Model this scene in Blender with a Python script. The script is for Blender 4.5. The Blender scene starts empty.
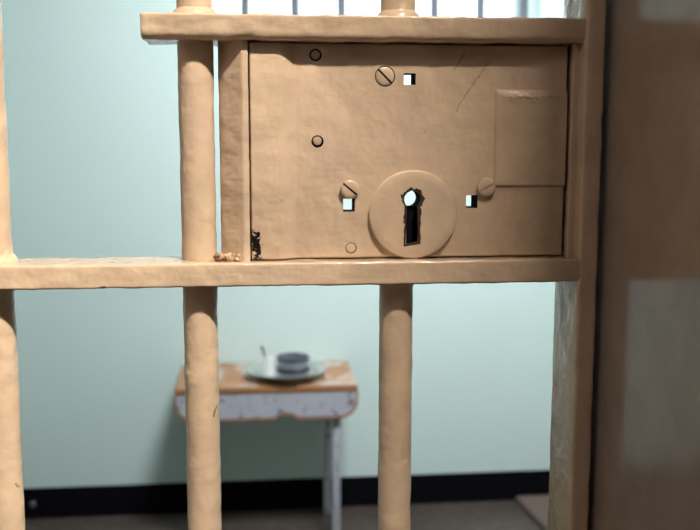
import bpy, bmesh, math, random
from mathutils import Vector, Matrix, noise

random.seed(4)
sc = bpy.context.scene
COL = sc.collection
R = math.radians

# ------------------------------------------------------------------ camera
FPX = 960.0
PITCH, YAW, ROLL = 7.7, 5.9, 0.06
CAM = Vector((0.0, -0.68, 1.20))
ROT = Matrix.Rotation(R(-YAW), 3, 'Z') @ Matrix.Rotation(R(90 - PITCH), 3, 'X') @ Matrix.Rotation(R(ROLL), 3, 'Z')
cd = bpy.data.cameras.new('camera')
cd.sensor_width = 36.0
cd.lens = FPX / 700 * 36.0
cd.clip_start = 0.02
cd.dof.use_dof = True
cd.dof.focus_distance = 0.70
cd.dof.aperture_fstop = 9.5
cam = bpy.data.objects.new('camera', cd)
cam.location = CAM
cam.rotation_euler = ROT.to_euler()
COL.objects.link(cam)
sc.camera = cam


def ray(px, py):
    return ROT @ Vector(((px - 350) / FPX, -(py - 265) / FPX, -1.0))


def at(px, py, Y):
    """point of the vertical plane y=Y seen at a pixel -> (X, Z)"""
    d = ray(px, py)
    t = (Y - CAM.y) / d.y
    p = CAM + d * t
    return p.x, p.z


def ground(px, py, Z):
    d = ray(px, py)
    t = (Z - CAM.z) / d.z
    p = CAM + d * t
    return p.x, p.y


# ------------------------------------------------------------------ object helpers
def link(name, bm, mat, parent=None, smooth=True):
    bmesh.ops.recalc_face_normals(bm, faces=bm.faces)
    off = Vector((0, 0, 0))
    p = parent
    while p is not None:
        off += p.location
        p = p.parent
    for v in bm.verts:
        v.co -= off
    me = bpy.data.meshes.new(name)
    bm.to_mesh(me)
    bm.free()
    for f in me.polygons:
        f.use_smooth = smooth
    if smooth:
        try:
            me.set_sharp_from_angle(angle=R(42))
        except Exception:
            pass
    o = bpy.data.objects.new(name, me)
    me.materials.append(mat)
    COL.objects.link(o)
    o.parent = parent
    return o


def thing(name, label, cat, loc=(0, 0, 0), group=None):
    o = bpy.data.objects.new(name, None)
    o.empty_display_size = 0.05
    o.location = loc
    COL.objects.link(o)
    tag(o, label, cat, group)
    return o


def tag(o, label, cat, group=None):
    o['label'] = label
    o['category'] = cat
    if group:
        o['group'] = group
    return o


def struct(name, bm, mat, parent=None, smooth=False):
    o = link(name, bm, mat, parent, smooth)
    if parent is None:
        o['kind'] = 'structure'
    return o


def add_box(bm, x0, x1, y0, y1, z0, z1, bev=0.0, seg=2):
    b2 = bmesh.new()
    vs = [b2.verts.new((x, y, z)) for x in (x0, x1) for y in (y0, y1) for z in (z0, z1)]
    for f in ((0, 1, 3, 2), (4, 6, 7, 5), (0, 4, 5, 1), (2, 3, 7, 6), (0, 2, 6, 4), (1, 5, 7, 3)):
        b2.faces.new([vs[i] for i in f])
    bmesh.ops.recalc_face_normals(b2, faces=b2.faces)
    if bev > 0:
        bmesh.ops.bevel(b2, geom=b2.edges[:], offset=bev, segments=seg, profile=0.5, affect='EDGES')
    merge(bm, b2)
    return bm


def merge(bm, b2):
    me = bpy.data.meshes.new('scratch_mesh')
    b2.to_mesh(me)
    b2.free()
    bm.from_mesh(me)
    bpy.data.meshes.remove(me)


def box(*a, **k):
    return add_box(bmesh.new(), *a, **k)


def nz(p, s, seed=0.0):
    return noise.noise(Vector((p[0] * s + seed, p[1] * s + seed * 1.7, p[2] * s - seed)))


def wobble(p, n, amp, seed):
    """hand-painted metal: slow dents plus small lumps, along the normal"""
    a = amp * (0.9 * nz(p, 55, seed) + 0.6 * nz(p, 140, seed + 9) + 0.35 * nz(p, 330, seed + 3))
    return (p[0] + n[0] * a, p[1] + n[1] * a, p[2] + n[2] * a)


def round_rect(a0, a1, b0, b1, r, k=4, edge=4):
    """rounded rectangle profile (a,b) with normals, extra points on its edges"""
    pts = []
    cs = [(a1 - r, b1 - r, 0), (a0 + r, b1 - r, 90), (a0 + r, b0 + r, 180), (a1 - r, b0 + r, 270)]
    for i, (ca, cb, s) in enumerate(cs):
        arc = []
        for j in range(k + 1):
            t = R(s + 90 * j / k)
            arc.append((ca + r * math.cos(t), cb + r * math.sin(t), math.cos(t), math.sin(t)))
        pts += arc
        na, nb, ns = cs[(i + 1) % 4]
        t2 = R(ns)
        q = (na + r * math.cos(t2), nb + r * math.sin(t2))
        p = arc[-1]
        for e in range(1, edge + 1):
            u = e / (edge + 1)
            pts.append((p[0] + (q[0] - p[0]) * u, p[1] + (q[1] - p[1]) * u, p[2], p[3]))
    return pts


def round_rect4(a0, a1, b0, b1, rs, k=5, edge=4):
    """as round_rect with its own radius per corner: (a1,b1) (a0,b1) (a0,b0) (a1,b0)"""
    pts = []
    cs = []
    for (ca, cb, sa, sb, st), r in zip(((a1, b1, -1, -1, 0), (a0, b1, 1, -1, 90), (a0, b0, 1, 1, 180), (a1, b0, -1, 1, 270)), rs):
        cs.append((ca + sa * r, cb + sb * r, st, r))
    for i, (ca, cb, st, r) in enumerate(cs):
        arc = []
        for j in range(k + 1):
            t = R(st + 90 * j / k)
            arc.append((ca + r * math.cos(t), cb + r * math.sin(t), math.cos(t), math.sin(t)))
        pts += arc
        na, nb, ns, nr = cs[(i + 1) % 4]
        t2 = R(ns)
        q = (na + nr * math.cos(t2), nb + nr * math.sin(t2))
        p = arc[-1]
        for e in range(1, edge + 1):
            u = e / (edge + 1)
            pts.append((p[0] + (q[0] - p[0]) * u, p[1] + (q[1] - p[1]) * u, p[2], p[3]))
    return pts


def sweep(prof, axis, s0, s1, step, amp=0.0, seed=0.0, endround=0.0):
    """prof: (a,b,na,nb); axis 'x' -> (a,b)=(y,z); axis 'z' -> (a,b)=(x,y)"""
    bm = bmesh.new()
    n = max(1, int(round(abs(s1 - s0) / step)))
    ss = [s0 + (s1 - s0) * i / n for i in range(n + 1)]
    if endround > 0:
        ex_ = [endround * q for q in (0.1, 0.3, 0.6)]
        ss = [s0] + [s0 + q for q in ex_] + [v for v in ss if s0 + endround < v < s1 - endround] + [s1 - q for q in reversed(ex_)] + [s1]
        n = len(ss) - 1
    ca = sum(p[0] for p in prof) / len(prof)
    cb = sum(p[1] for p in prof) / len(prof)
    rings = []
    for i, s in enumerate(ss):
        ring = []
        e = min(s - s0, s1 - s)
        sh = 0.0
        if endround > 0 and e < endround:
            u = 1 - e / endround
            sh = endround * (1 - math.sqrt(max(0, 1 - u * u)))
        for (a, b, na, nb) in prof:
            aa, bb = a - na * sh, b - nb * sh
            if axis == 'x':
                p, nn = (s, aa, bb), (0, na, nb)
            else:
                p, nn = (aa, bb, s), (na, nb, 0)
            if amp:
                p = wobble(p, nn, amp, seed)
            ring.append(bm.verts.new(p))
        rings.append(ring)
    m = len(prof)
    for i in range(n):
        for j in range(m):
            bm.faces.new((rings[i][j], rings[i][(j + 1) % m], rings[i + 1][(j + 1) % m], rings[i + 1][j]))
    bm.faces.new(rings[0])
    bm.faces.new(list(reversed(rings[-1])))
    return bm


def lathe(profile, cx, cy, n=40, axis='z', wob=0.0, seed=0.0, close=True):
    """profile of (radius, height); axis 'z' about (cx,cy); axis 'y' about (cx, cy)=(x,z), heights are y"""
    bm = bmesh.new()
    rings = []
    for (r, h) in profile:
        ring = []
        for j in range(n):
            t = 2 * math.pi * j / n
            c, s = math.cos(t), math.sin(t)
            if axis == 'z':
                p, nn = (cx + r * c, cy + r * s, h), (c, s, 0)
            else:
                p, nn = (cx + r * c, h, cy + r * s), (c, 0, s)
            if wob:
                p = wobble(p, nn, wob, seed)
            ring.append(bm.verts.new(p))
        rings.append(ring)
    for i in range(len(rings) - 1):
        for j in range(n):
            bm.faces.new((rings[i][j], rings[i][(j + 1) % n], rings[i + 1][(j + 1) % n], rings[i + 1][j]))
    if close:
        bm.faces.new(rings[0])
        bm.faces.new(list(reversed(rings[-1])))
    return bm


def prism_y(pts, y0, y1):
    """outline in (x,z) given depth along y"""
    bm = bmesh.new()
    a = [bm.verts.new((x, y0, z)) for x, z in pts]
    b = [bm.verts.new((x, y1, z)) for x, z in pts]
    n = len(pts)
    bm.faces.new(a)
    bm.faces.new(list(reversed(b)))
    for i in range(n):
        bm.faces.new((a[i], b[i], b[(i + 1) % n], a[(i + 1) % n]))
    bmesh.ops.recalc_face_normals(bm, faces=bm.faces)
    return bm


def cut(bm, cutter):
    """boolean difference, returns a fresh bmesh"""
    obs = []
    for b in (bm, cutter):
        bmesh.ops.recalc_face_normals(b, faces=b.faces)
        me = bpy.data.meshes.new('scratch_mesh')
        b.to_mesh(me)
        b.free()
        o = bpy.data.objects.new('scratch', me)
        COL.objects.link(o)
        obs.append(o)
    m = obs[0].modifiers.new('b', 'BOOLEAN')
    m.operation = 'DIFFERENCE'
    m.solver = 'EXACT'
    m.object = obs[1]
    dg = bpy.context.evaluated_depsgraph_get()
    dg.update()
    me = bpy.data.meshes.new_from_object(obs[0].evaluated_get(dg))
    out = bmesh.new()
    out.from_mesh(me)
    bpy.data.meshes.remove(me)
    for o in obs:
        me = o.data
        bpy.data.objects.remove(o)
        bpy.data.meshes.remove(me)
    return out


# ------------------------------------------------------------------ materials
class NT:
    def __init__(self, name):
        self.m = bpy.data.materials.new(name)
        self.m.use_nodes = True
        self.t = self.m.node_tree
        self.b = self.t.nodes['Principled BSDF']
        self.pos = self.t.nodes.new('ShaderNodeNewGeometry').outputs['Position']

    def n(self, kind, **kw):
        x = self.t.nodes.new(kind)
        for k, v in kw.items():
            setattr(x, k, v)
        return x

    def put(self, sock, v):
        if hasattr(v, 'links'):
            self.t.links.new(v, sock)
        else:
            sock.default_value = v

    def noise(self, scale, detail=3, rough=0.5, vec=None, dist=0.0):
        x = self.n('ShaderNodeTexNoise')
        self.put(x.inputs['Vector'], vec or self.pos)
        x.inputs['Scale'].default_value = scale
        x.inputs['Detail'].default_value = detail
        x.inputs['Roughness'].default_value = rough
        x.inputs['Distortion'].default_value = dist
        return x.outputs['Fac']

    def math(self, op, a, b=0.0, c=0.0):
        x = self.n('ShaderNodeMath', operation=op)
        self.put(x.inputs[0], a)
        self.put(x.inputs[1], b)
        self.put(x.inputs[2], c)
        return x.outputs[0]

    def ramp(self, fac, lo, hi):
        x = self.n('ShaderNodeMapRange')
        self.put(x.inputs[0], fac)
        x.inputs[1].default_value = lo
        x.inputs[2].default_value = hi
        x.clamp = True
        return x.outputs[0]

    def mix(self, fac, a, b):
        x = self.n('ShaderNodeMix', data_type='RGBA')
        self.put(x.inputs[0], fac)
        for s, v in ((x.inputs[6], a), (x.inputs[7], b)):
            if isinstance(v, tuple):
                s.default_value = (*v, 1)
            else:
                self.t.links.new(v, s)
        return x.outputs[2]

    def scale(self, s):
        x = self.n('ShaderNodeVectorMath', operation='MULTIPLY')
        self.t.links.new(self.pos, x.inputs[0])
        x.inputs[1].default_value = s
        return x.outputs[0]

    def bump(self, h, strength, dist=0.001):
        x = self.n('ShaderNodeBump')
        x.inputs['Strength'].default_value = strength
        x.inputs['Distance'].default_value = dist
        self.t.links.new(h, x.inputs['Height'])
        self.t.links.new(x.outputs[0], self.b.inputs['Normal'])

    def done(self, color, rough=0.5, metal=0.0, spec=0.5):
        if isinstance(color, tuple):
            self.b.inputs['Base Color'].default_value = (*color, 1)
        else:
            self.t.links.new(color, self.b.inputs['Base Color'])
        self.put(self.b.inputs['Roughness'], rough)
        self.b.inputs['Metallic'].default_value = metal
        self.b.inputs['Specular IOR Level'].default_value = spec
        return self.m


def segmask(t, x0, z0, x1, z1, w):
    """1 close to a segment in the x-z plane (a scratch in the paint)"""
    sp = t.n('ShaderNodeSeparateXYZ')
    t.t.links.new(t.pos, sp.inputs[0])
    wv = t.math('MULTIPLY', t.math('SUBTRACT', t.noise(140, 2), 0.5), 0.004)
    x = t.math('ADD', sp.outputs[0], wv)
    z = sp.outputs[2]
    dx, dz = x1 - x0, z1 - z0
    L = math.hypot(dx, dz)
    ux, uz = dx / L, dz / L
    rx = t.math('SUBTRACT', x, x0)
    rz = t.math('SUBTRACT', z, z0)
    al = t.math('ADD', t.math('MULTIPLY', rx, ux), t.math('MULTIPLY', rz, uz))
    al = t.math('MINIMUM', t.math('MAXIMUM', al, 0.0), L)
    ex = t.math('SUBTRACT', rx, t.math('MULTIPLY', al, ux))
    ez = t.math('SUBTRACT', rz, t.math('MULTIPLY', al, uz))
    d = t.math('SQRT', t.math('ADD', t.math('MULTIPLY', ex, ex), t.math('MULTIPLY', ez, ez)))
    return t.math('SUBTRACT', 1.0, t.ramp(d, w * 0.4, w))


PAINT = (0.555, 0.417, 0.295)


def paint(name, base=PAINT, rough=0.11, chips=0.0, scratches=(), bump=0.6, stain=None):
    t = NT(name)
    d = tuple(c * 0.86 for c in base)
    l = tuple(min(1, c * 1.06) for c in base)
    c = t.mix(t.ramp(t.noise(28, 4, 0.6), 0.35, 0.7), d, l)
    c = t.mix(t.math('MULTIPLY', t.ramp(t.noise(9, 2), 0.45, 0.7), 0.35), c, (base[0] * 0.94, base[1] * 0.93, base[2] * 1.08))
    if chips > 0:
        f = t.ramp(t.noise(330, 2, 0.5), 0.77 - chips, 0.79 - chips)
        f = t.math('MULTIPLY', f, t.ramp(t.noise(33, 1), 0.52, 0.6))
        c = t.mix(t.math('MULTIPLY', f, 0.75), c, (0.06, 0.035, 0.025))
    for s in scratches:
        c = t.mix(t.math('MULTIPLY', segmask(t, *s[:5]), s[5]), c, (0.05, 0.035, 0.035))
    if stain:
        (x0, z0, x1, z1, w, thr) = stain
        f = segmask(t, x0, z0, x1, z1, w)
        f = t.math('ADD', f, t.math('MULTIPLY', t.math('SUBTRACT', t.noise(260, 3, 0.6), 0.5), 2.4))
        c = t.mix(t.ramp(f, thr, thr + 0.12), c, (0.012, 0.008, 0.007))
    h = t.math('ADD', t.math('MULTIPLY', t.noise(60, 2, 0.45), 2.0),
               t.math('ADD', t.math('MULTIPLY', t.noise(200, 2, 0.4), 0.28),
                      t.math('MULTIPLY', t.noise(1.0, 2, 0.5, vec=t.scale((60, 60, 300))), 0.22)))
    t.bump(h, bump, 0.0016)
    return t.done(c, t.math('ADD', rough, t.math('MULTIPLY', t.noise(70, 2), 0.12)), 0, 0.5)


def cellwall(name, base, rough=0.45, bump=0.25, sc_=1.0):
    t = NT(name)
    c = t.mix(t.ramp(t.noise(2.2, 3), 0.3, 0.7), tuple(v * 0.97 for v in base), base)
    t.bump(t.math('ADD', t.noise(14 * sc_, 4), t.math('MULTIPLY', t.noise(90 * sc_, 2), 0.3)), bump, 0.003)
    return t.done(c, rough)


def plain(name, base, rough=0.5, metal=0.0, bump=0.15, scale=60, var=0.12):
    t = NT(name)
    c = t.mix(t.noise(scale * 0.4, 3), tuple(v * (1 - var) for v in base), tuple(min(1, v * (1 + var)) for v in base))
    if bump:
        t.bump(t.noise(scale, 3), bump, 0.001)
    return t.done(c, rough, metal)


M_wall = cellwall('mint_wall_paint', (0.622, 0.74, 0.712))
M_ceil = cellwall('white_ceiling_paint', (0.80, 0.82, 0.80))
M_corr = cellwall('cream_corridor_paint', (0.42, 0.42, 0.43))
M_base = plain('black_skirting_paint', (0.004, 0.004, 0.006), 0.75, bump=0.1)
M_base.node_tree.nodes['Principled BSDF'].inputs['Specular IOR Level'].default_value = 0.05
M_glassframe = plain('pale_window_paint', (0.55, 0.58, 0.60), 0.4)
M_winbar = plain('grey_window_bar_paint', (0.10, 0.11, 0.13), 0.5)


def floor_mat():
    t = NT('dark_brown_floor_screed')
    c = t.mix(t.ramp(t.noise(3.5, 5, 0.6), 0.3, 0.7), (0.050, 0.036, 0.029), (0.085, 0.064, 0.052))
    c = t.mix(t.math('MULTIPLY', t.ramp(t.noise(30, 3), 0.5, 0.75), 0.4), c, (0.15, 0.13, 0.12))
    t.bump(t.noise(50, 4), 0.2, 0.002)
    return t.done(c, 0.5)


M_floor = floor_mat()


def wood_mat():
    t = NT('worn_orange_brown_table_wood')
    g = t.noise(1.0, 4, 0.6, vec=t.scale((9, 90, 90)))
    c = t.mix(g, (0.30, 0.125, 0.05), (0.47, 0.235, 0.11))
    w = t.ramp(t.noise(7.5, 3, 0.55, dist=0.6), 0.50, 0.60)
    sp = t.n('ShaderNodeNewGeometry')
    sx = t.n('ShaderNodeSeparateXYZ')
    t.t.links.new(sp.outputs['Normal'], sx.inputs[0])
    up = t.ramp(sx.outputs[2], 0.8, 0.95)
    c = t.mix(t.math('MULTIPLY', t.math('MULTIPLY', w, up), 0.85), c, (0.50, 0.45, 0.42))
    t.bump(g, 0.15, 0.001)
    return t.done(c, 0.45)


def worn_mat():
    t = NT('chipped_pale_grey_table_paint')
    c = t.mix(t.noise(12, 3), (0.40, 0.40, 0.46), (0.52, 0.52, 0.58))
    f = t.ramp(t.noise(45, 3, 0.65), 0.585, 0.62)
    c = t.mix(t.math('MULTIPLY', f, 0.8), c, (0.16, 0.09, 0.07))
    t.bump(t.noise(40, 3), 0.2, 0.001)
    return t.done(c, 0.45)


M_wood = wood_mat()
M_worn = worn_mat()
M_tin = plain('dull_tin', (0.36, 0.37, 0.42), 0.32, 0.9, bump=0.1, scale=90)
M_steel = plain('scuffed_plate_steel', (0.60, 0.60, 0.58), 0.20, 0.85, bump=0.06, scale=60)
M_white = plain('white_enamel', (0.82, 0.84, 0.83), 0.30, bump=0.05)
M_matbr = plain('brown_felt_mat', (0.135, 0.090, 0.075), 0.9, bump=0.4, scale=200)
M_dark = plain('dark_rust', (0.035, 0.014, 0.009), 0.7, bump=0.6, scale=300, var=0.5)
M_slot = plain('black_slot_fill', (0.015, 0.010, 0.009), 0.8, bump=0.2)


def weld_mat():
    t = NT('rusty_painted_weld')
    c = t.mix(t.ramp(t.noise(170, 3, 0.6), 0.42, 0.60), (0.10, 0.045, 0.022), (0.60, 0.40, 0.27))
    t.bump(t.noise(150, 3), 0.5, 0.002)
    return t.done(c, 0.4)


M_weld = weld_mat()

# =================================================================== THE GATE
FT = 0.055                      # depth of the flat bars and of the stile
BAR_Y, BAR_R = 0.0275, 0.0127
LOCK_Y = 0.0165                 # face of the lock below the face of the flats


def zline(pts, Y):
    return sum(at(px, py, Y)[1] for px, py in pts) / len(pts)


U1 = zline([(140, 12.8), (245, 14.0), (420, 16.8), (555, 17.2)], 0)
U0 = zline([(140, 33.6), (212, 35.3), (400, 35.8), (560, 37.2)], 0)
U1 += 0.0005
U0 -= 0.0030
L1 = 0.0006 + zline([(20, 266.6), (115, 266.6), (365, 262.6), (540, 260.6)], 0)
L0 = -0.0010 + zline([(20, 289.7), (115, 287.2), (365, 283.4), (540, 281.0)], 0)
SX1 = sum(at(px, py, 0)[0] for px, py in [(609, 0), (599.4, 240), (590, 450), (588, 530)]) / 4
SX0 = sum(at(px, py, 0)[0] for px, py in [(587, 5), (579, 285), (571.7, 450), (569, 530)]) / 4
UX0 = at(139.8, 24, 0)[0]
BX = [sum(at(px, py, BAR_Y)[0] for px, py in q) / len(q) for q in (
    [(200.1, 265), (196.3, 40), (203.2, 525)],
    [(395.3, 300), (392.5, 528), (400.5, 2)])]
BXL = sum(at(px, py, BAR_Y)[0] for px, py in [(12.5, 245), (21.2, 450), (24.8, 528)]) / 3 - BAR_R
print('rails', U1 - U0, L1 - L0, 'stile', SX0, SX1, 'bars', BXL, BX)
SPC = BX[1] - BX[0]
XL = BXL - 2 * SPC              # left stile, out of the frame
GZ1 = 1.98

g1, g2 = at(216.8, 404, BAR_Y), at(213.6, 413, BAR_Y)
g3, g4 = at(100.5, 287.6, 0), at(104, 287.2, 0)
g5, g6 = at(18.5, 480, BAR_Y), at(20, 484, BAR_Y)
M_gate = paint('glossy_tan_gate_paint', chips=0.03,
               scratches=[(g1[0], g1[1], g2[0], g2[1], 0.0008, 0.7), (g3[0], g3[1], g4[0], g4[1], 0.0012, 0.85), (g5[0], g5[1], g6[0], g6[1], 0.0009, 0.5)])
p1, p2 = at(488, 62, LOCK_Y), at(455, 112, LOCK_Y)
p3, p4 = at(466, 52, LOCK_Y), at(454, 70, LOCK_Y)
q1, q2 = at(258.5, 262, 0.0105), at(254.5, 236, 0.0105)
M_lock = paint('glossy_tan_lock_paint', chips=0.02, bump=0.6,
               scratches=[(p1[0], p1[1], p2[0], p2[1], 0.0006, 0.45), (p3[0], p3[1], p4[0], p4[1], 0.0006, 0.5)],
               stain=(q1[0], q1[1], q2[0], q2[1], 0.0066, 0.72))
M_disc = paint('glossy_tan_disc_paint', chips=0.05, bump=0.35)

gate = thing('barred_gate', 'tan painted barred cell gate with a big keyhole lock, standing ajar-free in the doorway', 'gate',
             ((XL + SX1) / 2, FT / 2, 0.0))
gate['label'] = 'glossy tan steel barred cell gate carrying a big square lock with round keyhole plate'


def bar(x, z0, z1, seed, bottom_collar=True, top_collar=False):
    prof = []
    z = z0
    L = z1 - z0
    n = max(2, int(L / 0.006))
    for i in range(n + 1):
        z = z0 + L * i / n
        prof.append([BAR_R, z])
    if bottom_collar:
        prof = [[BAR_R + 0.0042, z0 - 0.001], [BAR_R + 0.0034, z0 + 0.0022], [BAR_R + 0.0016, z0 + 0.0045]] + [p for p in prof if p[1] > z0 + 0.006]
    if top_collar:
        prof = [p for p in prof if p[1] < z1 - 0.004] + [[BAR_R + 0.0012, z1 - 0.0025], [BAR_R + 0.0022, z1 + 0.001]]
    return link('vertical_bar', lathe(prof, x, BAR_Y, 36, wob=0.00055, seed=seed), M_gate, gate)


def flat(z0, z1, x0, x1, seed, name='cross_bar', er=0.0013, amp=0.0006, parent=gate, rs=(0.0015, 0.0016, 0.0018, 0.0018), depth=0.046, lean=0.0):
    prof = []
    for (a, b, na, nb) in round_rect4(0.0, depth, z0, z1, rs, 4, 5):
        prof.append((a + (z1 - b) * lean * (1 - a / depth), b, na, nb))
    return link(name, sweep(prof, 'x', x0, x1, 0.0045, amp, seed, er), M_gate, parent)


# stiles
link('stile', sweep(round_rect(SX0, SX1, -0.0006, FT, 0.0025, 3, 4), 'z', 0.0, GZ1, 0.006, 0.0005, 21), M_gate, gate)
link('stile', sweep(round_rect(XL, XL + SX1 - SX0, -0.0006, FT, 0.0025, 3, 4), 'z', 0.0, GZ1, 0.012, 0.0005, 22), M_gate, gate)
# cross bars
flat(U0, U1, UX0, SX0 + 0.004, 1, er=0.0016, amp=0.0008, rs=(0.002, 0.002, 0.0046, 0.003), depth=0.056, lean=0.13)
flat(L0, L1, XL + 0.01, SX0 + 0.004, 2)
flat(0.03, 0.045, XL + 0.01, SX0 + 0.004, 3)
flat(GZ1 - 0.016, GZ1 - 0.001, XL + 0.01, SX0 + 0.004, 4)
# round bars: whole ones left of the lock, cut ones above and below it
bar(BXL, L1, GZ1 - 0.016, 31)
bar(BXL, 0.045, L0, 32, top_collar=True)
bar(BXL - SPC, L1, GZ1 - 0.016, 33)
bar(BXL - SPC, 0.045, L0, 34, top_collar=True)
bar(BX[0], U1, GZ1 - 0.016, 35)
bar(BX[0], L1, U0, 36, bottom_collar=False)
bar(BX[0], 0.045, L0, 37, top_collar=False)
bar(BX[1], U1, GZ1 - 0.016, 38)
bar(BX[1], 0.045, L0, 39, top_collar=True)

# angle iron left of the lock
ax0 = at(219.5, 150, 0.024)[0]
ax1 = at(242.8, 150, 0.0095)[0]
ax2 = at(249.2, 150, 0.0095)[0]
az0, az1 = L1 - 0.0004, U0 + 0.0004
pr = []
raw = [(ax2, 0.0095), (ax1, 0.0095), (ax0, 0.0245), (ax0, 0.045), (ax2, 0.045)]
for i in range(len(raw)):
    a, b = raw[i], raw[(i + 1) % len(raw)]
    dx, dy = b[0] - a[0], b[1] - a[1]
    L = math.hypot(dx, dy)
    nx, ny = (dy / L, -dx / L)
    if nx * ((a[0] + b[0]) / 2 - (ax0 + ax2) / 2) + ny * ((a[1] + b[1]) / 2 - 0.03) < 0:
        nx, ny = -nx, -ny
    k = 4
    for e in range(k):
        u = 0.06 + 0.88 * e / (k - 1)
        pr.append((a[0] + dx * u, a[1] + dy * u, nx, ny))
link('angle_iron', sweep(pr, 'z', az0, az1, 0.004, 0.00035, 41), M_gate, gate)
# strip right of the lock
sx0 = at(568.3, 150, 0.0165)[0]
sx1 = at(578.6, 150, 0.0165)[0]
link('edge_strip', sweep(round_rect(sx0, sx1, 0.0120, 0.045, 0.0015, 3, 3), 'z', L1 - 0.0004, U0 + 0.0004, 0.004, 0.0003, 42), M_gate, gate)

# weld between bar, angle iron and lower cross bar
bm = bmesh.new()
for i in range(9):
    px = 217.5 + i * 3.4
    x, z = at(px, 258.5 + random.uniform(-2.2, 1.0), 0.013)
    b2 = bmesh.new()
    bmesh.ops.create_icosphere(b2, subdivisions=3, radius=0.0033 + random.uniform(-0.0004, 0.0006),
                               matrix=Matrix.Translation((x, 0.0145 + random.uniform(-0.002, 0.002), z)) @ Matrix.Diagonal((0.95, 1.2, 1.05, 1)))
    for v in b2.verts:
        v.co += Vector((nz(v.co, 400, i), nz(v.co, 400, i + 5), nz(v.co, 400, i + 11))) * 0.0011
    merge(bm, b2)
o = link('weld_bead', bm, M_weld, gate)
o['label'] = 'lumpy rust-brown weld bead'

# ------------------------------------------------------------------ lock case
lx0 = at(250.4, 150, 0.0105)[0]
lx1 = at(565.3, 150, LOCK_Y)[0]
lz1 = at(400, 43.0, LOCK_Y)[1]
lz1 = min(lz1, U0 - 0.0008)
lz0 = at(520, 255.9, LOCK_Y)[1]
lz0 = max(lz0, L1 + 0.0004)
LB = LOCK_Y + 0.021
xa, xb = at(279, 60, 0.0105)[0], at(297, 60, LOCK_Y)[0]
front = []
bev = 0.0016
for i in range(5):
    t = R(90 * i / 4)
    front.append((lx0 + bev - bev * math.cos(t), 0.0108 + bev - bev * math.sin(t)))
for i in range(13):
    u = i / 12
    s = u * u * (3 - 2 * u)
    front.append((xa + (xb - xa) * u, 0.0108 + (LOCK_Y - 0.0108) * s))
for i in range(5):
    t = R(90 * i / 4)
    front.append((lx1 - bev + bev * math.sin(t), LOCK_Y + bev - bev * math.cos(t)))
back = [(lx1, LB), (lx0, LB)]
outline = front + back
case = bmesh.new()
zs = [lz0 + bev * (1 - math.cos(R(a))) for a in (0, 30, 60, 90)] + [lz1 - bev * (1 - math.cos(R(a))) for a in (90, 60, 30, 0)]
ins = [bev * (1 - math.sin(R(a))) for a in (0, 30, 60, 90)]
ins = ins + ins[::-1]
rings = []
for z, dy in zip(zs, ins):
    rings.append([case.verts.new((x, min(y + dy, LB), z)) for (x, y) in outline])
for i in range(len(rings) - 1):
    for j in range(len(outline)):
        case.faces.new((rings[i][j], rings[i][(j + 1) % len(outline)], rings[i + 1][(j + 1) % len(outline)], rings[i + 1][j]))
case.faces.new(rings[0])
case.faces.new(list(reversed(rings[-1])))

cutters = []


def cut_square(px0, px1, py0, py1):
    x0, z1 = at(px0, py0, LOCK_Y)
    x1, z0 = at(px1, py1, LOCK_Y)
    cutters.append(box(x0, x1, LOCK_Y - 0.02, LB + 0.02, z0, z1))


def cut_disc(px, py, rpx, depth, Y=LOCK_Y):
    x, z = at(px, py, Y)
    r = rpx * 0.706 / FPX
    cutters.append(lathe([(r, Y - 0.01), (r, Y + depth)], x, z, 32, 'y'))
    return x, z, r


cut_square(403.8, 415.6, 73.2, 84.8)
cut_square(343.2, 354.8, 198.8, 211.6)
cut_square(466.2, 477.4, 195.3, 208.0)
discs = []
for (px, py, rp, dep) in ((315.5, 55, 6.0, 0.0026), (317.5, 141.5, 6.0, 0.0026), (385, 76.3, 10.0, 0.0022), (351, 248, 5.6, 0.0012)):
    discs.append(cut_disc(px, py, rp, dep))
ks = 0.700 / FPX
kx, kz = at(413.0, 199.6, LOCK_Y - 0.004)
cutters.append(lathe([(8.6 * ks, LOCK_Y - 0.01), (8.6 * ks, LB + 0.01)], kx, kz, 36, 'y'))
cutters.append(box(kx - 5.8 * ks, kx + 5.8 * ks, LOCK_Y - 0.01, LB - 0.004, kz - 45 * ks, kz))
for c_ in cutters:
    case = cut(case, c_)
lock = link('lock_case', case, M_lock, gate)
M_iron = plain('bare_dark_iron', (0.007, 0.007, 0.010), 0.8, 0.0, bump=0.1)
M_iron.node_tree.nodes['Principled BSDF'].inputs['Specular IOR Level'].default_value = 0.02
lock.data.materials.append(M_iron)
for f in lock.data.polygons:             # the holes are bare iron inside
    c = f.center + gate.location
    if lx0 + 0.003 < c.x < lx1 - 0.003 and lz0 + 0.003 < c.z < lz1 - 0.003:
        if abs(f.normal.y) < 0.5 or (f.normal.y < 0 and c.y > LOCK_Y + 0.001):
            f.material_index = 1
bb = box(kx - 5.6 * ks, kx + 5.6 * ks, LOCK_Y + 0.006, LOCK_Y + 0.012, kz - 44.5 * ks, kz - 7.5 * ks)
link('keyway_dark_fill', bb, M_iron, lock)  # black block added so the keyhole slot looks dark inside

fb = bmesh.new()
fx0, fx1, fz0, fz1 = ax2 - 0.002, sx1 + 0.001, L1 - 0.0005, U0 + 0.0005
for (a, b, c, d) in ((fx0, lx0 + 0.006, fz0, fz1), (lx1 - 0.006, fx1, fz0, fz1), (lx0 + 0.006, lx1 - 0.006, fz0, lz0 + 0.005), (lx0 + 0.006, lx1 - 0.006, lz1 - 0.005, fz1)):
    add_box(fb, a, b, LB - 0.003, LB + 0.004, c, d)
o = link('mounting_flange', fb, M_lock, lock)

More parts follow.
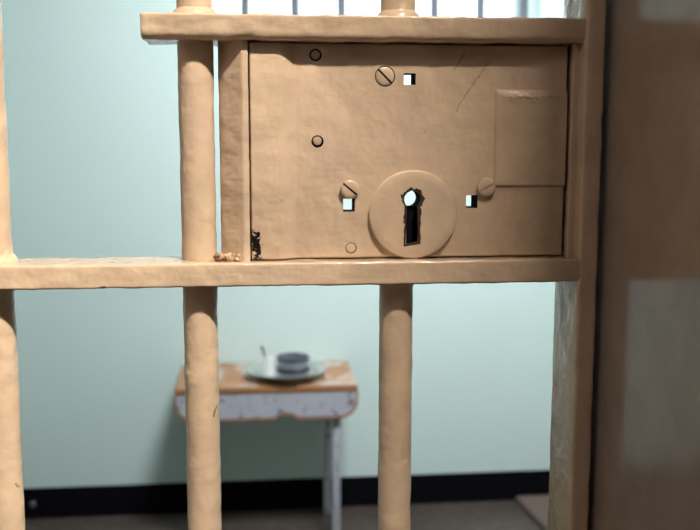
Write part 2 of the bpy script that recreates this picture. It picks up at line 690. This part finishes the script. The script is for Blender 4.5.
# raised plate on the right of the lock
rx0, rz1 = at(495, 89, LOCK_Y)
rx1, rz0 = at(565, 187, LOCK_Y)
rx1 = lx1 - 0.0002
pl = bmesh.new()
nx_, nz_ = 56, 76
g = []
for i in range(nx_ + 1):
    row = []
    for j in range(nz_ + 1):
        u, v = i / nx_, j / nz_
        x, z = rx0 + (rx1 - rx0) * u, rz0 + (rz1 - rz0) * v
        e = min((x - rx0) / 0.0022, (z - rz0) / 0.0022, (rz1 - z) / 0.005, 1.0)
        e = max(0.0, e)
        h = 0.0021 * math.sin(e * math.pi / 2)
        band = max(0.0, 1 - abs((rz1 - z) - 0.0055) / 0.0050)
        if 0.10 < u < 0.97:
            h += band * 0.0013 * abs(nz((x, 0.3, z), 420, 5)) * 2.2
        h += 0.00012 * nz((x, 0, z), 160, 2)
        row.append(pl.verts.new((x, LOCK_Y + 0.0003 - h, z)))
    g.append(row)
for i in range(nx_):
    for j in range(nz_):
        pl.faces.new((g[i][j], g[i + 1][j], g[i + 1][j + 1], g[i][j + 1]))
ext = bmesh.ops.extrude_face_region(pl, geom=pl.faces[:])
for v in [e for e in ext['geom'] if isinstance(e, bmesh.types.BMVert)]:
    v.co.y = LOCK_Y + 0.001
o = link('raised_plate', pl, M_lock, lock)
o['label'] = 'raised rectangular plate with lumpy top edge'

# round keyhole plate
ex, ez = at(413.5, 214.7, LOCK_Y - 0.004)
er = 44.6 * ks
E0 = LOCK_Y - 0.0042
prof = [(er, LOCK_Y + 0.0004), (er, E0 + 0.0012), (er - 0.0004, E0 + 0.0005), (er - 0.0012, E0), (er * 0.8, E0 - 0.0001), (er * 0.5, E0 - 0.0001), (er * 0.3, E0 - 0.0001)]
disc = lathe(prof, ex, ez, 96, 'y')


def keyhole(grow, rough_amp, seed, y0, y1):
    pts = []
    r = 8.6 * ks + grow
    w0, w1 = 5.2 * ks + grow, 6.6 * ks + grow
    zb = kz - 45 * ks - grow
    a0 = math.asin(min(0.98, w0 / r))
    for i in range(33):
        t = -math.pi / 2 + a0 + (2 * math.pi - 2 * a0) * i / 32
        pts.append((kx + r * math.cos(t), kz + r * math.sin(t)))
    zt = pts[-1][1]
    for i in range(1, 15):
        u = i / 14
        pts.append((kx - 0.5 * ks - (w0 + (w1 - w0) * u), zt + (zb - zt) * u))
    for i in range(1, 15):
        u = i / 14
        pts.append((kx - 0.5 * ks + (w1 + (w0 - w1) * u), zb + (pts[0][1] - zb) * u))
    pts = pts[:-1]
    if rough_amp:
        q = []
        for (x, z) in pts:
            d = Vector((x - kx, z - (kz - 12 * ks)))
            d.normalize()
            a = rough_amp * (nz((x, seed, z), 520, seed) + 0.4)
            q.append((x + d.x * a, z + d.y * a))
        pts = q
    return prism_y(pts, y0, y1)


disc = cut(disc, keyhole(0.0014, 0.0026, 3, E0 - 0.01, LOCK_Y + 0.01))
o = link('keyhole_plate', disc, M_disc, lock)
o['label'] = 'round raised keyhole plate'
rim = keyhole(0.0033, 0.0, 4, E0 + 0.0008, LOCK_Y - 0.0002)
rim = cut(rim, keyhole(0.0, 0.0004, 7, E0 - 0.01, LOCK_Y + 0.01))
o = link('keyhole_rim', rim, M_dark, lock)
o['label'] = 'chipped rust-brown keyhole edge'


def slotted(name, x, z, r, y_face, y_root, ang, slot_w, tilt=0.0, mat=None, parent=lock, slotted_=True):
    b = lathe([(r, y_root), (r, y_face + 0.0006), (r * 0.93, y_face + 0.0001), (r * 0.6, y_face - 0.0002), (r * 0.2, y_face - 0.0003)], x, z, 40, 'y', wob=0.0001, seed=x * 50)
    if slotted_:
        c = box(-r * 1.3, r * 1.3, y_face - 0.003, y_face + 0.0011, -slot_w / 2, slot_w / 2)
        c.transform(Matrix.Translation((x, 0, z)) @ Matrix.Rotation(R(ang), 4, 'Y'))
        b = cut(b, c)
    if tilt:
        pv = Vector((x, y_face, z))
        b.transform(Matrix.Translation(pv) @ Matrix.Rotation(R(tilt), 4, 'X') @ Matrix.Translation(-pv))
    o = link(name, b, mat or M_disc, parent)
    return o


def slot_fill(x, z, r, y, ang, w):  # thin near-black strip lying in the screw slot
    c = box(-r * 0.96, r * 0.96, y, y + 0.0006, -w / 2, w / 2)
    c.transform(Matrix.Translation((x, 0, z)) @ Matrix.Rotation(R(ang), 4, 'Y'))
    o = link('screw_slot', c, M_slot, lock)
    return o


# flush slotted screw
x, z, r = discs[2]
slotted('slotted_screw', x, z, r - 0.0006, LOCK_Y - 0.0001, LOCK_Y + 0.003, 45, 0.0016)
slot_fill(x, z, r, LOCK_Y + 0.0007, 45, 0.0015)
# two small plugs and the faint one
for (k, dy, tl) in ((0, 0.0012, 14), (1, 0.0009, 5), (3, 0.0001, 0)):
    x, z, r = discs[k]
    o = slotted('plug', x, z + (0.0006 if k == 1 else 0), r - (0.0011 if k != 3 else 0.0005), LOCK_Y + dy, LOCK_Y + 0.0028, 0, 0.001, tl, slotted_=False)
# raised screws
for (px, py, ang, sw) in ((350.2, 189.3, 40, 0.0015), (486.8, 187.0, -28, 0.0012)):
    x, z = at(px, py, LOCK_Y - 0.004)
    r = 9.2 * ks
    slotted('raised_screw', x, z, r, LOCK_Y - 0.0042, LOCK_Y + 0.0002, ang, sw)
    if ang > 0:
        slot_fill(x, z, r, LOCK_Y - 0.0033, ang, sw * 0.9)

# =================================================================== THE CELL
WX0, WX1 = -1.02, 1.12
DW = sum(ground(px, py, 0)[1] for px, py in ((25, 517.7), (250, 509.5), (475, 501.5))) / 3
FY1 = 0.075                     # inner face of the wall the gate stands in
JX = SX1 + 0.0052               # face of the right jamb
JL = XL - 0.006
JD = -0.36                      # outer face of that wall
CH = 2.75
print('cell depth', DW)
wl = at(203, 20, DW)[0]
wr = at(541, 10, DW)[0]
sill = at(380, 28, DW)[1]
wtop = sill + 0.86
wb = bmesh.new()
TW = 0.30
add_box(wb, WX0 - 0.3, wl, DW, DW + TW, 0, CH)
add_box(wb, wr, WX1 + 0.3, DW, DW + TW, 0, CH)
add_box(wb, wl, wr, DW, DW + TW, 0, sill)
add_box(wb, wl, wr, DW, DW + TW, wtop, CH)
struct('wall_back', wb, M_wall)
struct('wall_left', box(WX0 - 0.3, WX0, JD, DW, 0, CH), M_wall)
struct('wall_right', box(WX1, WX1 + 0.3, JD, DW, 0, CH), M_wall)
struct('floor', box(-3.2, 3.2, -2.4, DW + TW, -0.1, 0), M_floor)
struct('ceiling', box(-3.2, 3.2, -2.4, DW + TW, CH, CH + 0.1), M_ceil)

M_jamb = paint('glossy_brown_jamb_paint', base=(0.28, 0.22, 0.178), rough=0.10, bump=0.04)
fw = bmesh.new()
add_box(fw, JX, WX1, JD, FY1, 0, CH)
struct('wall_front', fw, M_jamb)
fw = bmesh.new()
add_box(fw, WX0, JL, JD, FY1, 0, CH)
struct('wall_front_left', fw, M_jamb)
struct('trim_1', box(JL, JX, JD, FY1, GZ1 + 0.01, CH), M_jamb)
for nm, a, b in (('wall_corridor_left', -3.2, -3.1), ('wall_corridor_right', 3.1, 3.2)):
    struct(nm, box(a, b, -2.3, JD, 0, CH), M_corr)
struct('wall_corridor', box(-3.2, 3.2, -2.4, -2.3, 0, CH), M_corr)
fw = bmesh.new()
add_box(fw, -3.1, WX0 - 0.3, JD - 0.0, JD + 0.1, 0, CH)
add_box(fw, WX1 + 0.3, 3.1, JD - 0.0, JD + 0.1, 0, CH)
struct('wall_corridor_inner', fw, M_corr)

# black skirting along the back wall
bz = 0.0
bz1 = sum(at(px, py, DW)[1] for px, py in ((25, 490.3), (225, 480.5), (475, 472), (540, 468.9))) / 4
bs = struct('baseboard_back', box(WX0, WX1, DW - 0.008, DW, 0, bz1, bev=0.001), M_base)
hx, hz = at(33, 504, DW - 0.008)
o = link('screw_head', lathe([(0.0105, DW - 0.0075), (0.0105, DW - 0.0105), (0.008, DW - 0.0125), (0.003, DW - 0.013)], hx, hz, 24, 'y'), M_tin, bs)
o['label'] = 'small grey screw head'
struct('baseboard_left', box(WX0, WX0 + 0.008, FY1, DW - 0.008, 0, bz1, bev=0.001), M_base)
struct('baseboard_right', box(WX1 - 0.008, WX1, FY1, DW - 0.008, 0, bz1, bev=0.001), M_base)

# window: frame, pane and upright bars
wf = bmesh.new()
fy0, fy1 = DW + 0.20, DW + 0.25
for (a, b, c, d) in ((wl, wr, sill, sill + 0.04), (wl, wr, wtop - 0.04, wtop), (wl, wl + 0.03, sill + 0.04, wtop - 0.04), (wr - 0.03, wr, sill + 0.04, wtop - 0.04)):
    add_box(wf, a, b, fy0, fy1, c, d, bev=0.003)
win = struct('window_1', wf, M_glassframe)


def glass():
    m = bpy.data.materials.new('thin_window_glass')
    m.use_nodes = True
    nt = m.node_tree
    for n in list(nt.nodes):
        nt.nodes.remove(n)
    out = nt.nodes.new('ShaderNodeOutputMaterial')
    mx = nt.nodes.new('ShaderNodeMixShader')
    tr = nt.nodes.new('ShaderNodeBsdfTransparent')
    tr.inputs[0].default_value = (0.94, 0.97, 0.97, 1)
    gl = nt.nodes.new('ShaderNodeBsdfGlossy')
    gl.inputs['Roughness'].default_value = 0.05
    mx.inputs[0].default_value = 0.05
    nt.links.new(tr.outputs[0], mx.inputs[1])
    nt.links.new(gl.outputs[0], mx.inputs[2])
    nt.links.new(mx.outputs[0], out.inputs[0])
    return m


link('window_pane', box(wl + 0.03, wr - 0.03, fy0 + 0.02, fy0 + 0.024, sill + 0.04, wtop - 0.04), glass(), win, False)
by = DW + 0.09
for px in (245, 295, 341.5, 388, 434.5, 480.5, 524):
    x = at(px, 8, by)[0]
    link('window_bar', lathe([(0.0135, sill - 0.003), (0.0135, wtop + 0.003)], x, by, 16), M_winbar, win)

# =================================================================== TABLE
tyb = DW - 0.012
tz = at(265, 362.0, tyb)[1]
tyf = ground(265, 386.5, tz)[1]
TH = 0.021
tl, tr_ = at(174.8, 390, tyf)[0], at(357.6, 390, tyf)[0]
print('table', tz, tyf, tyb, tl, tr_)
table = thing('table', 'small worn wooden table with chipped pale apron against the mint wall', 'table', ((tl + tr_) / 2, (tyf + tyb) / 2, 0))
link('tabletop', box(tl, tr_, tyf, tyb, tz - TH, tz, bev=0.004), M_wood, table)
az = tz - TH
za = at(265, 418.5, tyf + 0.004)[1]


def apron(y0, y1, grow=0.0, zlo=za):
    r = 0.052
    x0, x1 = tl + 0.002 - grow, tr_ - 0.002 + grow
    pts = [(x0, az)]
    for i in range(9):
        t = R(90 * i / 8)
        pts.append((x0 + r - r * math.cos(t), zlo + r - r * math.sin(t)))
    nxc, nw, nh = at(286, 416, tyf)[0], 0.030, 0.013
    for i in range(13):
        t = math.pi * (1 - i / 12)
        pts.append((nxc + nw * math.cos(t), zlo + nh * math.sin(t) ** 0.7 if 0 < i < 12 else zlo))
    for i in range(9):
        t = R(90 * i / 8)
        pts.append((x1 - r + r * math.sin(t), zlo + r - r * math.cos(t)))
    pts.append((x1, az))
    return prism_y(pts, y0, y1)


b = apron(tyf + 0.002, tyf + 0.020)
bmesh.ops.bevel(b, geom=[e for e in b.edges if abs(e.verts[0].co.y - e.verts[1].co.y) < 1e-6 and e.verts[0].co.y < tyf + 0.003], offset=0.002, segments=2, affect='EDGES')
apr = link('apron', b, M_worn, table)
b = apron(tyf + 0.003, tyf + 0.021, 0.004, za - 0.0055)
o = link('edge_band', b, M_wood, apr)
o['label'] = 'worn brown lower edge'
link('side_rail', box(tl + 0.035, tl + 0.053, tyf + 0.021, tyb - 0.03, az - 0.06, az), M_worn, table)
link('side_rail', box(tr_ - 0.053, tr_ - 0.035, tyf + 0.021, tyb - 0.03, az - 0.06, az), M_worn, table)
lw = 0.0235
lgx = at(340.3, 470, tyf + 0.03)[0]
lgr = at(331.0, 470, tyb - 0.05)[0]
for xx, yy in ((lgx - lw, tyf + 0.024), (tl + (tr_ - lgx), tyf + 0.024), (lgr - lw, tyb - 0.05), (tl + (tr_ - lgr), tyb - 0.05)):
    link('leg', box(xx, xx + lw, yy, yy + lw, 0, az, bev=0.003), M_worn, table)

# plate, tin mug, white beaker, spoon
ty_c = (tyf + tyb) / 2 - 0.01
pcx = at(286, 370, ty_c)[0]
pcx, pcy = ground(286, 367.5, tz + 0.030)
pr_ = (at(327, 368, pcy)[0] - at(245, 368, pcy)[0]) / 2
plate = tag(link('plate', lathe([(0.001, tz + 0.0045), (pr_ * 0.63, tz + 0.0045), (pr_ * 0.69, tz + 0.010), (pr_ * 0.765, tz + 0.024), (pr_ * 0.82, tz + 0.0275), (pr_ * 0.97, tz + 0.0310),
                                 (pr_ * 0.995, tz + 0.0305), (pr_ * 1.0, tz + 0.0285), (pr_ * 0.985, tz + 0.0270), (pr_ * 0.83, tz + 0.0245), (pr_ * 0.785, tz + 0.0215), (pr_ * 0.71, tz + 0.007), (pr_ * 0.65, tz + 0.0003), (0.001, tz + 0.0003)],
                                pcx, pcy, 64), M_steel, None), 'round steel dinner plate on the small table, under the tin mug', 'plate')
mr = 0.0425 * pr_ / 0.11
mx, my = ground(292.5, 373.2, tz + 0.0045)
my = pcy
mz = tz + 0.0046
MH = 0.060
mpf = [(0.001, mz), (mr * 0.93, mz), (mr * 0.97, mz + 0.003)]
for i in range(1, 13):
    u = i / 12
    mpf.append((mr * (0.97 + 0.03 * u) - 0.0030 * (1 if i in (3, 4, 8, 9) else 0), mz + 0.003 + (MH - 0.006) * u))
mpf += [(mr * 1.035, mz + MH - 0.002), (mr * 1.035, mz + MH), (mr * 0.98, mz + MH), (mr * 0.95, mz + MH - 0.004), (mr * 0.92, mz + 0.004), (0.001, mz + 0.003)]
mug = thing('tin_mug', 'dull grey tin mug with ridged sides standing on the plate', 'mug', (mx, my, mz))
link('mug_body', lathe(mpf, mx, my, 56), M_tin, mug)
M_tind = plain('darker_tin', (0.08, 0.085, 0.105), 0.45, 0.6, bump=0.1)  # darker tone for the two bands round the mug
for (za_, zb_) in ((0.050, 0.0585), (0.014, 0.030)):
    o = link('band', lathe([(mr * 1.0, mz + za_), (mr * 1.05, mz + za_ + 0.001), (mr * 1.05, mz + zb_ - 0.001), (mr * 1.0, mz + zb_)], mx, my, 56, close=False), M_tind, mug)
    o['label'] = 'darker band round the mug'
# handle behind the mug
hb = bmesh.new()
n = 14
prev = None
for i in range(n + 1):
    t = R(-80 + 160 * i / n)
    c = Vector((mx + 0.3 * (mr + 0.018 * math.cos(t)), my + 0.95 * (mr - 0.001 + 0.018 * math.cos(t)), mz + MH * 0.5 + 0.018 * math.sin(t)))
    ring = [hb.verts.new(c + Vector((0.004 * a, 0, 0.0015 * b_))) for a, b_ in ((-1, -1), (1, -1), (1, 1), (-1, 1))]
    if prev:
        for j in range(4):
            hb.faces.new((prev[j], prev[(j + 1) % 4], ring[(j + 1) % 4], ring[j]))
    else:
        hb.faces.new(ring)
    prev = ring
hb.faces.new(prev)
link('handle', hb, M_tin, mug)

cx_, cy_ = at(269.5, 365, pcy - 0.01)[0], pcy - 0.01
cr = 0.0155
CHT = 0.060
cup = tag(link('beaker', lathe([(0.001, mz), (cr * 0.85, mz), (cr * 0.9, mz + 0.002), (cr * 1.05, mz + CHT), (cr * 0.96, mz + CHT), (cr * 0.8, mz + 0.004), (0.001, mz + 0.003)], cx_, cy_, 32), M_white),
          'narrow white beaker on the plate, left of the tin mug', 'cup')
tip = Vector((at(261.5, 346.5, pcy)[0], pcy + 0.004, at(261.5, 346.5, pcy)[1]))
root = Vector((cx_ + 0.006, cy_, mz + 0.006))
d = (tip - root)
L = d.length
d.normalize()
sb = bmesh.new()
side = Vector((0, 1, 0)).cross(d).normalized()
upv = d.cross(side).normalized()
prev = None
for i in range(17):
    u = i / 16
    w = 0.0022 + 0.0022 * max(0, (u - 0.55) / 0.45) + (0.0045 * math.sin(min(1, (0.22 - u) / 0.22) * math.pi) if u < 0.22 else 0)
    c = root + d * (L * u)
    ring = [sb.verts.new(c + side * (w * a) + upv * (0.0007 * b_)) for a, b_ in ((-1, -1), (1, -1), (1, 1), (-1, 1))]
    if prev:
        for j in range(4):
            sb.faces.new((prev[j], prev[(j + 1) % 4], ring[(j + 1) % 4], ring[j]))
    else:
        sb.faces.new(ring)
    prev = ring
sb.faces.new(prev)
tag(link('spoon', sb, M_tin), 'thin grey spoon leaning in the white beaker, handle pointing up', 'spoon')

# floor mat at the right
m0 = ground(526.5, 507.5, 0.022)
m1 = ground(543.5, 524.5, 0.022)
mb = bmesh.new()
mxr = WX1 - 0.02
k = (m1[0] - m0[0]) / (m1[1] - m0[1])
ya, yb = DW - 0.02, DW - 1.45
xa_ = m0[0] + k * (ya - m0[1])
xb_ = m0[0] + k * (yb - m0[1])
vs = [(xa_, ya), (mxr, ya), (mxr, yb), (xb_, yb)]
lo = [mb.verts.new((x, y, 0.0)) for x, y in vs]
hi = [mb.verts.new((x, y, 0.022)) for x, y in vs]
mb.faces.new(lo)
mb.faces.new(hi)
for i in range(4):
    mb.faces.new((lo[i], lo[(i + 1) % 4], hi[(i + 1) % 4], hi[i]))
bmesh.ops.recalc_face_normals(mb, faces=mb.faces)
bmesh.ops.bevel(mb, geom=mb.edges[:], offset=0.006, segments=3, affect='EDGES')
tag(link('floor_mat', mb, M_matbr), 'flat brown sleeping mat on the cell floor at the right', 'mat')

# =================================================================== LIGHT
def area(name, loc, target, sx, sy, power, color, parent=None):
    ld = bpy.data.lights.new(name, 'AREA')
    ld.shape = 'RECTANGLE'
    ld.size, ld.size_y = sx, sy
    ld.energy = power
    ld.color = color
    o = bpy.data.objects.new(name, ld)
    o.location = loc
    d_ = Vector(target) - Vector(loc)
    if abs(d_.x) + abs(d_.y) > 1e-4:
        o.rotation_euler = d_.to_track_quat('-Z', 'Y').to_euler()
    COL.objects.link(o)
    return o


# corridor strip light on the ceiling, in front of the gate
ky = -1.05
key = area('corridor_strip_light', (0.72, ky, CH - 0.06), (0.72, ky, 0), 0.78, 0.08, 64, (1.0, 0.89, 0.75))
key.rotation_euler = (R(34), 0, 0)      # tilted to the cell door, spread narrowed to limit corridor bounce
key.data.spread = R(110)
# soft fill added on the left to lift the ambient, no known fixture
area('corridor_fill_light', (-1.5, -1.35, CH - 0.03), (0.1, 0, 1.2), 0.6, 0.6, 11, (1.0, 0.93, 0.86))
# added lamp aimed at the back wall, sets its brightness and falloff
cl = area('cell_wall_fill_light', (0.50, 0.80, CH - 0.12), (0.50, DW, 1.12), 0.55, 0.55, 33, (0.93, 0.97, 1.0))
cl.data.spread = R(104)
# daylight: sky outside, guided through the window
w = bpy.data.worlds.new('sky')
w.use_nodes = True
sc.world = w
bg = w.node_tree.nodes['Background']
bg.inputs[0].default_value = (0.86, 0.92, 1.0, 1)
bg.inputs[1].default_value = 4.2
pt = area('window_daylight', ((wl + wr) / 2, DW + 0.29, (sill + wtop) / 2), ((wl + wr) / 2, 0, (sill + wtop) / 2), wr - wl - 0.06, wtop - sill - 0.08, 1, (1, 1, 1))
pt.data.cycles.is_portal = True

sc.view_settings.view_transform = 'Standard'
sc.view_settings.look = 'None'
sc.view_settings.exposure = 0.0
sc.view_settings.gamma = 1.0
sc.view_settings.use_curve_mapping = False
sc.cycles.use_denoising = True
sc.cycles.max_bounces = 10
sc.cycles.diffuse_bounces = 6
sc.cycles.sample_clamp_indirect = 6
